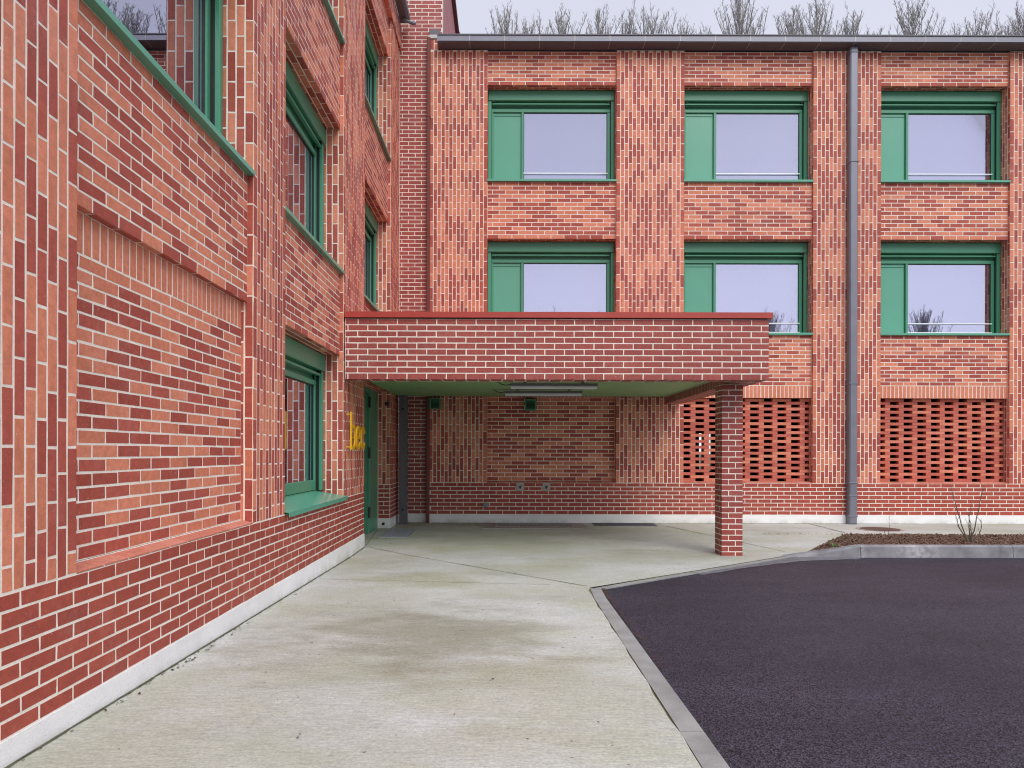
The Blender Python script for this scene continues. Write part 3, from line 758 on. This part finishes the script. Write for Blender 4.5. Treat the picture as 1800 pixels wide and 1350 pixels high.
# ------------------------------------------------------------------ ground
KN = [(-40, .10), (-4, .075), (2.8, .048), (8.3, -.027), (9.0, -.035), (12.0, -.005), (12.8, 0), (60, 0)]
def gz(y):
    for (y0, z0), (y1, z1) in zip(KN, KN[1:]):
        if y <= y1: return z0 + (z1 - z0) * (y - y0) / (y1 - y0)
    return 0
def clip(poly, y, keep_above):
    outp = []
    for i in range(len(poly)):
        a, b = poly[i], poly[(i + 1) % len(poly)]
        ia, ib = (a[1] >= y) == keep_above, (b[1] >= y) == keep_above
        if ia: outp.append(a)
        if ia != ib:
            t = (y - a[1]) / (b[1] - a[1]); outp.append((a[0] + t * (b[0] - a[0]), y))
    return outp
def sheet(mb, poly, dz, mat, skirt=0.0):
    bands = [-1e4] + [k[0] for k in KN[1:-1]] + [1e4]
    for y0, y1 in zip(bands, bands[1:]):
        q = poly
        if y0 > -1e3: q = clip(q, y0, True)
        if len(q) > 2 and y1 < 1e3: q = clip(q, y1, False)
        if len(q) < 3: continue
        A = sum(q[i][0] * q[(i + 1) % len(q)][1] - q[(i + 1) % len(q)][0] * q[i][1] for i in range(len(q)))
        if abs(A) < 1e-6: continue
        if A < 0: q = q[::-1]
        mb.face([(x, y, gz(y) + dz) for x, y in q], mat)
    if skirt:
        for i in range(len(poly)):
            (xa_, ya), (xb_, yb) = poly[i], poly[(i + 1) % len(poly)]
            mb.face([(xa_, ya, gz(ya) + dz - skirt), (xb_, yb, gz(yb) + dz - skirt), (xb_, yb, gz(yb) + dz), (xa_, ya, gz(ya) + dz)], mat)
mb = MB(); mb.face([(-400, -400, -.2), (400, -400, -.2), (400, 600, -.2), (-400, 600, -.2)], EARTH); struct(mb.build('ground'))
mb = MB()
# ragged edge of the concrete against the kerb stones
ex = [(.752 + .004 * math.sin(q * 3.1) + .006 * math.sin(q * 7.7 + 1) + rs.uniform(-.003, .003), -5 + q * .18) for q in range(65)]
ex = [(x - .006, y) for x, y in ex if y < 6.6]
lastx = ex[-1][0]
sheet(mb, [(-2.2, -20), (.745, -20), (.745, -5), (-2.2, -5)], 0, CONC)
for (xa_, ya), (xb_, yb) in zip(ex, ex[1:]): sheet(mb, [(-2.2, ya), (xa_, ya), (xb_, yb), (-2.2, yb)], 0, CONC)
yl = ex[-1][1]
sheet(mb, [(-2.2, yl), (lastx, yl), (.78, 6.70), (-2.2, 6.70)], 0, CONC)
sheet(mb, [(-2.2, 6.70), (.78, 6.70), (3.42, 8.95), (3.42, 12.8), (-2.2, 12.8)], 0, CONC)
sheet(mb, [(3.42, 8.95), (3.70, 9.10), (5.13, 11.04), (5.13, 12.8), (3.42, 12.8)], 0, CONC)
sheet(mb, [(5.13, 11.04), (16, 11.04), (16, 12.8), (5.13, 12.8)], 0, CONC)
sheet(mb, [(.70, -20), (.80, -20), (.80, 6.72), (.70, 6.72)], -.006, MOSS)
sheet(mb, [(.72, 6.62), (.80, 6.62), (3.46, 8.93), (3.40, 9.02)], -.0055, MOSS)
struct(mb.build('pavement'))
mb = MB(); sheet(mb, [(.84, -20), (60, -20), (60, 8.93), (3.50, 8.93), (.83, 6.62)], -.010, ASPH); struct(mb.build('asphalt'))
mb = MB(); pe = [(2.0 + .12 * i) for i in range(20)]
lo = lambda x: 6.62 + (x - .83) * (2.31 / 2.67)
we = [.145 + .17 * math.exp(-((x - 3.5) / .55) ** 2) + rs.uniform(-.012, .02) for x in pe]
for (xa_, wa), (xb_, wb_) in zip(zip(pe, we), zip(pe[1:], we[1:])):
    ya, yb_ = min(lo(xa_), 8.92), min(lo(xb_), 8.92)
    sheet(mb, [(xa_ + .03, ya - wa), (xb_ + .03, yb_ - wb_), (xb_, yb_), (xa_, ya)], -.006, WORN)
struct(mb.build('asphalt_edge'))
# expansion joints: narrow dirt filled grooves
mb = MB()
def gline(p0, p1, wd, dz=.004, n=24, mat=JOINT):
    p0, p1 = Vector(p0), Vector(p1); d = (p1 - p0); nn = Vector((-d.y, d.x)).normalized()
    prev = None
    for i in range(n + 1):
        p = p0 + d * i / n; wv = wd * rs.uniform(.45, 1.25); q = (p - nn * wv / 2, p + nn * wv / 2)
        if prev: mb.face([(v.x, v.y, gz(v.y) + dz) for v in (prev[0], q[0], q[1], prev[1])], mat)
        prev = q
def gp(px, py, z=0.):
    """photograph pixel on the ground -> ground point"""
    Y = 9.
    for _ in range(12): Y = (H - gz(Y)) * F / (py + .0025 * (CX - px) - CY)
    return ((px - CX) * Y / F, Y)
gline(gp(1148, 920), gp(1380, 970), .014); gline(gp(644, 961), gp(1034, 1031), .011); gline(gp(560, 1018), gp(968, 1028), .007)
gline(gp(1423, 921), gp(1486, 937), .022); gline(gp(643, 960), gp(664, 931), .008)
gline((XL + .012, .5), (XL + .012, 9.68), .022, .003, 160)
gline((-1.3, YB - .010), (13, YB - .010), .016, .003, 200)
# hairline shrinkage cracks
def crack(p, a, l, wd):
    q = Vector(p)
    for i in range(int(l / .07)):
        a += rs.gauss(0, .35); n2 = q + Vector((math.cos(a), math.sin(a))) * .07
        gline(tuple(q), tuple(n2), wd, .0035, 2); q = n2
crack((-1.0, 10.2), .3, 1.4, .004); crack((1.9, 9.9), .5, 1.1, .004)
struct(mb.build('pavement_joints'))
# kerbs
mb = MB()
y = 6.12
def kstone(p0, p1, q1, q0, h0, h1, mat):
    pts = [p0, p1, q1, q0]
    hs = [h0, h1, h1, h0]
    mb.hexa([(x, y_, gz(y_) - .10) for x, y_ in pts] + [(x, y_, gz(y_) + h) for (x, y_), h in zip(pts, hs)], mat)
kstone((.752, 6.125), (.855, 6.125), (.872, 6.60), (.775, 6.66), .001, .001, KERBM)
yy = 6.12
for i in range(12):
    a = yy - .996
    kstone((.752, a), (.855, a), (.855, yy), (.752, yy), .002 + rs.uniform(-.001, .002), .002, KERBM); yy -= 1.0
struct(mb.build('kerb'))
mb = MB()
pa, pb = Vector((.80, 6.67)), Vector((3.46, 8.965)); dd = (pb - pa); nn = Vector((dd.y, -dd.x)).normalized() * .085
k = 4
for i in range(k):
    a, b = pa + dd * (i / k + .001), pa + dd * ((i + 1) / k - .001)
    kstone(tuple(a + nn), tuple(b + nn), tuple(b), tuple(a), -.002, -.002, KERBM)
def rk(xa_, xb_, ha, hb):
    e = .014
    x0_, x1_ = xa_ + .003, xb_ - .003
    yf, yb = 8.925, 9.05
    def prof(x, h):
        z = gz(8.95)
        return [(x, yf - .02, z - .05), (x, yf, z + max(h - e, -.04)), (x, yf + e, z + h), (x, yb, z + h), (x, yb, z - .05)]
    A, B_ = prof(x0_, ha), prof(x1_, hb); n_ = len(A)
    for i in range(n_):
        j = (i + 1) % n_; mb.face([A[i], B_[i], B_[j], A[j]], KERBR)
    mb.face(A[::-1], KERBR); mb.face(B_, KERBR)
rk(3.42, 4.37, -.003, .135); rk(4.37, 6.25, .135, .137)
for q in range(4): rk(6.25 + 2 * q, 8.25 + 2 * q, .137, .137)
# thin edging of the planting bed
pa, pb = Vector((3.72, 9.09)), Vector((5.13, 11.04)); nn = Vector((.02, -.015))
kstone(tuple(pa + nn), tuple(pb + nn), tuple(pb), tuple(pa), .008, .008, KERBM)
kstone((5.14, 11.015), (16, 11.015), (16, 11.04), (5.14, 11.04), .010, .010, KERBM)
struct(mb.build('raised_kerb'))

# planting bed
def inbed(x, y): return 9.06 < y < 11.0 and x > 3.72 + (y - 9.07) * (1.41 / 1.95) + .05 and x < 13
def bedz(x, y): return .0 + .055 * max(0, min(1, (x - 3.8) / 1.0)) - .035 * max(0, (y - 9.6) / 1.4)
mb = MB()
gx = [3.6 + .2 * i for i in range(50)]; gy = [9.052, 9.3, 9.6, 9.9, 10.2, 10.5, 10.8, 11.012]
for i in range(len(gx) - 1):
    for j in range(len(gy) - 1):
        q = [(gx[i], gy[j]), (gx[i + 1], gy[j]), (gx[i + 1], gy[j + 1]), (gx[i], gy[j + 1])]
        lim = lambda y: 3.75 + (y - 9.07) * (1.41 / 1.95)
        q = [(max(x, lim(y)), y) for x, y in q]
        if abs(q[0][0] - q[1][0]) < 1e-5 and abs(q[2][0] - q[3][0]) < 1e-5: continue
        mb.face([(x, y, bedz(x, y) - .03) for x, y in q], SOIL)
struct(mb.build('planting_bed'))
mb = MB(); rc = random.Random(3)
cnt = 0
while cnt < 22000:
    x, y = rc.uniform(3.7, 11.5), 9.06 + 1.95 * rc.random() ** 1.15
    if not inbed(x, y): continue
    cnt += 1
    l, w_ = rc.uniform(.008, .030), rc.uniform(.004, .012); t = rc.uniform(0, 6.28); tl = rc.gauss(0, .5)
    u = Vector((math.cos(t), math.sin(t), tl)).normalized() * l; v = Vector((-math.sin(t), math.cos(t), rc.gauss(0, .5))).normalized() * w_
    p = Vector((x, y, bedz(x, y) - .030 + rc.random() * .03)); n_ = u.cross(v).normalized() * .003
    q = [p - u - v * .6, p + u * .8 - v, p + u + v * .7, p - u * .7 + v]
    mb.hexa([tuple(a - n_) for a in q] + [tuple(a + n_) for a in q], CHIP)
for _ in range(160):      # chips kicked out over kerb and paving
    x = rc.uniform(3.9, 9.0); y = rc.choice((9.0 + abs(rc.gauss(0, .03)), 11.06 + abs(rc.gauss(0, .08))))
    l, w_ = rc.uniform(.006, .018), rc.uniform(.003, .007); t = rc.uniform(0, 6.28); z = gz(y) + (.142 if y < 10 and x > 4.4 else .012 if y > 10 else .142 * max(0, (x - 3.42) / .95) + .004)
    u = Vector((math.cos(t), math.sin(t), 0)) * l; v = Vector((-math.sin(t), math.cos(t), 0)) * w_; p = Vector((x, y, z))
    q = [p - u - v * .6, p + u * .8 - v, p + u + v * .7, p - u * .7 + v]
    mb.hexa([tuple(a) for a in q] + [tuple(a + Vector((0, 0, .004))) for a in q], CHIP)
o = mb.build('bark_mulch'); o['kind'] = 'stuff'; tag(o, 'brown bark mulch covering the planting bed behind the raised kerb', 'mulch')

# dead leaves and grit along the edges
mb = MB()
def leaf(x, y, s, dz=.006):
    t = rc.uniform(0, 6.28); p = Vector((x, y, gz(y) + dz)); u = Vector((math.cos(t), math.sin(t), rc.uniform(-.1, .4))) * s; v = Vector((-math.sin(t), math.cos(t), rc.uniform(-.1, .4))) * s * .6
    n_ = Vector((0, 0, .0012))
    q = [p - u, p - u * .2 - v, p + u, p - u * .1 + v]
    q = [Vector((a.x, a.y, max(a.z, gz(a.y) + .004))) for a in q]
    mb.hexa([tuple(a) for a in q] + [tuple(a + n_) for a in q], LEAF)
for i in range(150): y = 2.6 + 7 * rc.random() ** 1.0; leaf(XL + .02 + abs(rc.gauss(0, .018)), y, rc.uniform(.003, .008))
for q in (3.55, 4.05, 4.2, 4.25, 4.45, 4.5, 4.85, 5.0, 5.2, 6.3):
    for _ in range(3): leaf(XL + .05 + rc.random() * .03, q + rc.gauss(0, .03), rc.uniform(.006, .015))
for i in range(260):
    y = 6.62 - 2.6 * rc.random() ** 1.8; leaf(.872 + abs(rc.gauss(0, .018)), y, rc.uniform(.004, .012), -.004)
for i in range(120): x = rc.uniform(-1.3, 6); leaf(x, YB - .03 - abs(rc.gauss(0, .05)), rc.uniform(.003, .013))
for i in range(60): leaf(rc.uniform(-1.2, .1), rc.uniform(12.2, 12.65), rc.uniform(.005, .016))
for i in range(60): leaf(rc.uniform(-1.6, .6), rc.uniform(2.9, 12), rc.uniform(.003, .009))
for i in range(170): leaf(rc.uniform(1., 7.5), rc.uniform(3.0, 8.8), rc.uniform(.004, .010), -.004)
o = mb.build('fallen_leaves'); o['kind'] = 'stuff'; tag(o, 'scattered dead leaf bits along wall foot, kerb and asphalt', 'leaves')

# ------------------------------------------------------------------ gratings and covers
def grating(x0, x1, y0, y1, label, nx, ny, rim=.02, surround=None, mat=GRATE):
    t = thing('floor_grate', label, 'grate', ((x0 + x1) / 2, (y0 + y1) / 2, gz(y0)))
    r_ = MB(); z = gz(y0) + .002; zf = lambda y: gz(y) + .003
    def strip(m, a0, a1, c0, c1, h, mt):
        m.hexa([(a0, c0, gz(c0)), (a1, c0, gz(c0)), (a1, c1, gz(c1)), (a0, c1, gz(c1)), (a0, c0, gz(c0) + h), (a1, c0, gz(c0) + h), (a1, c1, gz(c1) + h), (a0, c1, gz(c1) + h)], mt)
    for q in ((x0, x1, y0, y0 + rim), (x0, x1, y1 - rim, y1), (x0, x0 + rim, y0 + rim, y1 - rim), (x1 - rim, x1, y0 + rim, y1 - rim)): strip(r_, *q, .011, mat)
    r_.build('rim', t)
    p_ = MB(); strip(p_, x0 + rim, x1 - rim, y0 + rim, y1 - rim, .0045, PIT); p_.build('pit', t)
    g_ = MB()
    for i in range(1, nx):
        x = x0 + (x1 - x0) * i / nx; strip(g_, x - .005, x + .005, y0 + rim, y1 - rim, .0095, mat)
    for i in range(1, ny):
        y = y0 + (y1 - y0) * i / ny; strip(g_, x0 + rim, x1 - rim, y - .0025, y + .0025, .0085, mat)
    g_.build('bars', t)
    if surround:
        s_ = MB(); a0, a1, c0, c1 = surround
        for q in ((a0, a1, c0, y0), (a0, a1, y1, c1), (a0, x0, y0, y1), (x1, a1, y0, y1)): strip(s_, *q, .006, FRAMEC)
        for q in ((a0, a1, c0 - .02, c0), (a0 - .02, a0, c0 - .02, c1), (a1, a1 + .02, c0 - .02, c1)): strip(s_, *q, .009, mat)
        s_.build('surround', t)
grating(-1.87, -1.44, 10.66, 11.70, 'square steel boot grate in the paving in front of the green door', 14, 24)
grating(-.19, 1.13, 12.0, 12.56, 'long metal grate set in a reddish surround against the wall under the canopy', 60, 8, .012, (-.37, 1.33, 11.8, 12.66), PLATE)
grating(1.50, 2.56, 12.22, 12.66, 'dark long grate by the wall right of the reddish framed grate', 34, 6, .02, None, GREYD)
mh = thing('manhole_cover', 'round rusty cover in the narrow pavement behind the planting bed', 'manhole cover', (6.12, 11.85, 0))
m_ = MB(); m_.tube([(6.12, 11.85, gz(11.85) - .02), (6.12, 11.85, gz(11.85) + .008)], .30, IRON, 32); m_.build('lid', mh)
m_ = MB()
for i in range(32):
    a, b = 2 * math.pi * i / 32, 2 * math.pi * (i + 1) / 32
    q = [(6.12 + r_ * math.cos(t), 11.85 + r_ * math.sin(t)) for r_, t in ((.305, a), (.36, a), (.36, b), (.305, b))]
    m_.hexa([(x, y, gz(y) - .01) for x, y in q] + [(x, y, gz(y) + .006) for x, y in q], FRAMEC)
m_.build('ring', mh)

# ------------------------------------------------------------------ bare shrubs in the bed
def shrub(x, y, specs, label, r0=.009):
    t = thing('bare_shrub', label, 'shrub', (x, y, bedz(x, y)), 'leafless shrubs in the bed')
    rr = random.Random(int(x * 100))
    z0 = bedz(x, y) - .03
    for (dx, hgt, dy, curve, ox) in specs:
        m_ = MB(); pts = []; n_ = 9
        for i in range(n_ + 1):
            s_ = i / n_
            pts.append((x + ox + dx * s_ ** 1.3 + curve * math.sin(s_ * 3.0) + rr.uniform(-.008, .008), y + dy * s_ + rr.uniform(-.006, .006), z0 + hgt * s_))
        rad = [r0 * (1 - .75 * i / n_) for i in range(n_ + 1)]
        m_.tube(pts, rad, TWIG, 6)
        for i in range(2, n_):
            if rr.random() < .75:
                p = Vector(pts[i]); a = rr.uniform(0, 6.28); l = rr.uniform(.05, .16)
                e1 = p + Vector((math.cos(a) * .5, math.sin(a) * .4, .6)) * l * .6; e2 = e1 + Vector((math.cos(a) * .35, math.sin(a) * .3, .8)) * l * .5
                m_.tube([tuple(p), tuple(e1), tuple(e2)], [r0 * .35, r0 * .25, r0 * .12], TWIG, 4)
        m_.build('stem', t)
shrub(6.25, 9.75, [(-.20, .80, .05, -.03, -.03), (.14, .80, -.05, .03, .0), (.06, .55, .1, -.03, .03), (-.05, .42, 0, .02, .02), (-.18, .42, 0, -.04, -.02), (.17, .34, .1, .07, .03)], 'tallest leafless shrub with several thin stems in the mulch bed')
shrub(5.42, 10.3, [(.02, .42, 0, .03, 0), (-.05, .16, 0, 0, 0)], 'single thin leafless sprout left of the taller shrub', .0035)
shrub(7.25, 9.5, [(-.12, .10, 0, 0, 0), (.10, .13, 0, .02, 0)], 'low leafless sprout near the right end of the bed', .003)

WEED = plain('weed_green', (.09, .16, .045), .7, .3, 0, .25, 20)
for wx, wy, wl in ((4.25, 9.4, 'tiny green weed at the left tip of the mulch bed'), (4.75, 10.15, 'tiny green weed at the slanted edge of the mulch bed')):
    mb = MB()
    for k in range(14):
        t = rc.uniform(0, 6.28); l = rc.uniform(.03, .07); p = Vector((wx, wy, bedz(wx, wy) - .01)); d = Vector((math.cos(t), math.sin(t), rc.uniform(.5, 1.6))) * l; v = Vector((-math.sin(t), math.cos(t), 0)) * .008
        n_ = Vector((0, 0, .0015)); q = [p - v * .3, p + d * .6 - v, p + d, p + d * .6 + v]
        mb.hexa([tuple(a) for a in q] + [tuple(a + n_) for a in q], WEED)
    tag(mb.build('weed', origin=(wx, wy, bedz(wx, wy))), wl, 'weed', 'weeds in the bed')
# ------------------------------------------------------------------ bare trees
def bare_tree(name, x, y, h, seed, label, group, leaders=6, spread=1.2, dens=1.0, r=.16, tw=.012):
    rr = random.Random(seed)
    t = thing(name, label, 'tree', (x, y, 0), group)
    tr = MB(); cr = MB()
    fork = h * .45
    pts = [(x + .1 * math.sin(i), y + .08 * math.cos(i * 1.7), h * .78 * i / 8) for i in range(9)]
    tr.tube(pts, [r * (1 - .09 * i) for i in range(9)], BARK, 8); tr.build('trunk', t)
    def twig(p, d, l, rad, lev):
        n_ = 3 if lev else 4; q = [p]; dd = d.copy()
        for i in range(n_):
            dd = (dd + Vector((rr.gauss(0, .10), rr.gauss(0, .10), .13))).normalized(); q.append(q[-1] + dd * l / n_)
        cr.tube([tuple(a) for a in q], [rad * (1 - .7 * i / n_) for i in range(n_ + 1)], BARK, 3, False)
        if lev < 2:
            k = int((5 if lev == 0 else 3) * dens + .5)
            for i in range(k):
                s_ = rr.uniform(.15, .95); a = q[min(int(s_ * n_), n_ - 1)].lerp(q[min(int(s_ * n_) + 1, n_)], (s_ * n_) % 1)
                az = rr.uniform(0, 6.283); side = Vector((math.cos(az), math.sin(az), rr.uniform(.5, 1.2))).normalized()
                twig(a, (dd * .35 + side).normalized(), l * rr.uniform(.28, .5), rad * .55, lev + 1)
    def trunk_at(z):
        i = min(z / (h * .78) * 8, 7.999); i0 = int(i); return Vector(pts[i0]).lerp(Vector(pts[i0 + 1]), i - i0) if z < h * .78 else Vector((pts[8][0], pts[8][1], z))
    # the leading shoot carries on from the trunk
    def shoot(base, az, lean, l, r0, nt, tl):
        q = [base]; n_ = 7; d = Vector((math.cos(az) * math.sin(lean), math.sin(az) * math.sin(lean), math.cos(lean)))
        for i in range(n_):
            d = (d + Vector((rr.gauss(0, .05), rr.gauss(0, .05), .06))).normalized(); q.append(q[-1] + d * l / n_)
        cr.tube([tuple(a) for a in q], [r0 * (1 - .85 * i / n_) for i in range(n_ + 1)], BARK, 4, False)
        for i in range(nt):
            s_ = .12 + .86 * (i + rr.random()) / nt; f = s_ * n_; ii = min(int(f), n_ - 1); a = q[ii].lerp(q[ii + 1], f - ii)
            az2 = rr.uniform(0, 6.283); sd2 = Vector((math.cos(az2), math.sin(az2), rr.uniform(1.0, 2.0))).normalized()
            twig(a, sd2, tl * (1.25 - .75 * s_) * rr.uniform(.5, 1.2), tw, 0 if rr.random() < .35 * dens else 1)
        return q
    top0 = Vector(pts[8]); shoot(top0, 0, .02, h - top0.z, r * .30, int(30 * dens), .6)
    nl = leaders * 5
    for k in range(nl):
        u = (k + rr.random()) / nl; z0 = h * .34 + (h - 1.3 - h * .34) * u ** .62
        below = h - z0; env = spread * 1.25 * min(1.0, (below / 5.0) ** .8) + .12
        l = min(below * rr.uniform(.62, .93), 4.5 + rr.random()); lean = min(.50, math.asin(min(.7, env / max(l, .4)))) * rr.uniform(.55, 1.1)
        p0 = trunk_at(z0)
        shoot(p0, k * 2.4 + rr.uniform(-.5, .5), lean, l, .010 + .009 * l, int((6 + 7 * l) * dens), .30 + .07 * l)
    cr.build('crown', t); return t
TY = 36.0
def th(py): return H + (CY - py) * TY / F
trees = [  # px, tip py, spread(m), leaders, seed
    (882, 10, 1.1, 5, 1), (925, 18, .8, 4, 2), (980, 11, .9, 5, 3), (1045, 10, 1.2, 6, 4), (1098, 12, .6, 4, 5), (1142, 1, 1.3, 7, 6),
    (1195, 28, .7, 4, 7), (1236, 44, .6, 3, 12), (1292, -22, 1.5, 8, 8), (1384, 5, .8, 5, 9), (1432, -12, 1.2, 7, 10), (1490, 8, 1.2, 6, 11), (1528, 40, .5, 3, 19),
    (1598, -14, 1.4, 8, 13), (1668, 42, .8, 4, 14), (1722, 2, 1.2, 6, 15), (1762, 30, .6, 4, 16), (1792, -6, 1.4, 7, 17), (1850, -10, 1.4, 7, 18)]
labs = ['tree', ]
protos = {}
where = {0: 'leftmost leafless tree rising above the roof beside the tower', 1: 'second leafless tree from the tower above the roof', 2: 'third leafless tree from the tower above the roof',
         3: 'wide leafless treetop over the first window bay', 4: 'narrow leafless treetop over the second brick pier', 5: 'tall dense leafless treetop above the pier between first and second windows',
         6: 'short leafless treetop just right of the tall dense one above the second pier', 7: 'tiny leafless tip left of the large treetop over the second window',
         8: 'large leafless treetop over the middle of the second top window', 9: 'pointed leafless treetop left of the tall pair before the grey pipe',
         10: 'tall leafless treetop just left of the grey rain pipe', 11: 'leafless treetop directly above the grey rain pipe', 12: 'low leafless tip just right of the grey rain pipe',
         13: 'large broad leafless treetop over the left part of the third top window', 14: 'low sparse leafless treetop over the middle of the third top window',
         15: 'pointed leafless treetop over the right part of the third top window', 16: 'small leafless treetop between the pointed one and the right edge',
         17: 'tall leafless treetop at the right edge of the photo', 18: 'leafless tree standing beyond the right edge of the roof'}
for i, (px, py, sp, ld, sd_) in enumerate(trees):
    bare_tree('bare_tree', (px - CX) * TY / F, TY + random.Random(sd_).uniform(-.4, .4), th(py), sd_, where[i], 'leafless trees behind the roof', ld + 4, sp, 1.0, .16, .0105)
# leafless trees across the yard, behind the camera (seen mirrored in the panes)
t0 = bare_tree('yard_tree', 3.2, -25, 11.4, 31, 'leafless tree across the yard, mirrored in the panes', 'leafless trees across the yard', 14, 3.6, .8, .11, .011)
for (x, s_, r_) in ((6.6, .97, 1), (18.6, 1.0, 2.2), (21.5, .9, 3.3), (29.5, 1.02, 4.1), (-6, 1.0, 5), (11.8, .86, .4)): dup(t0, (x, -25, 0), None, (1, 1, s_), r_)
for o in bpy.data.objects:
    if '_o' in o.keys(): del o['_o']
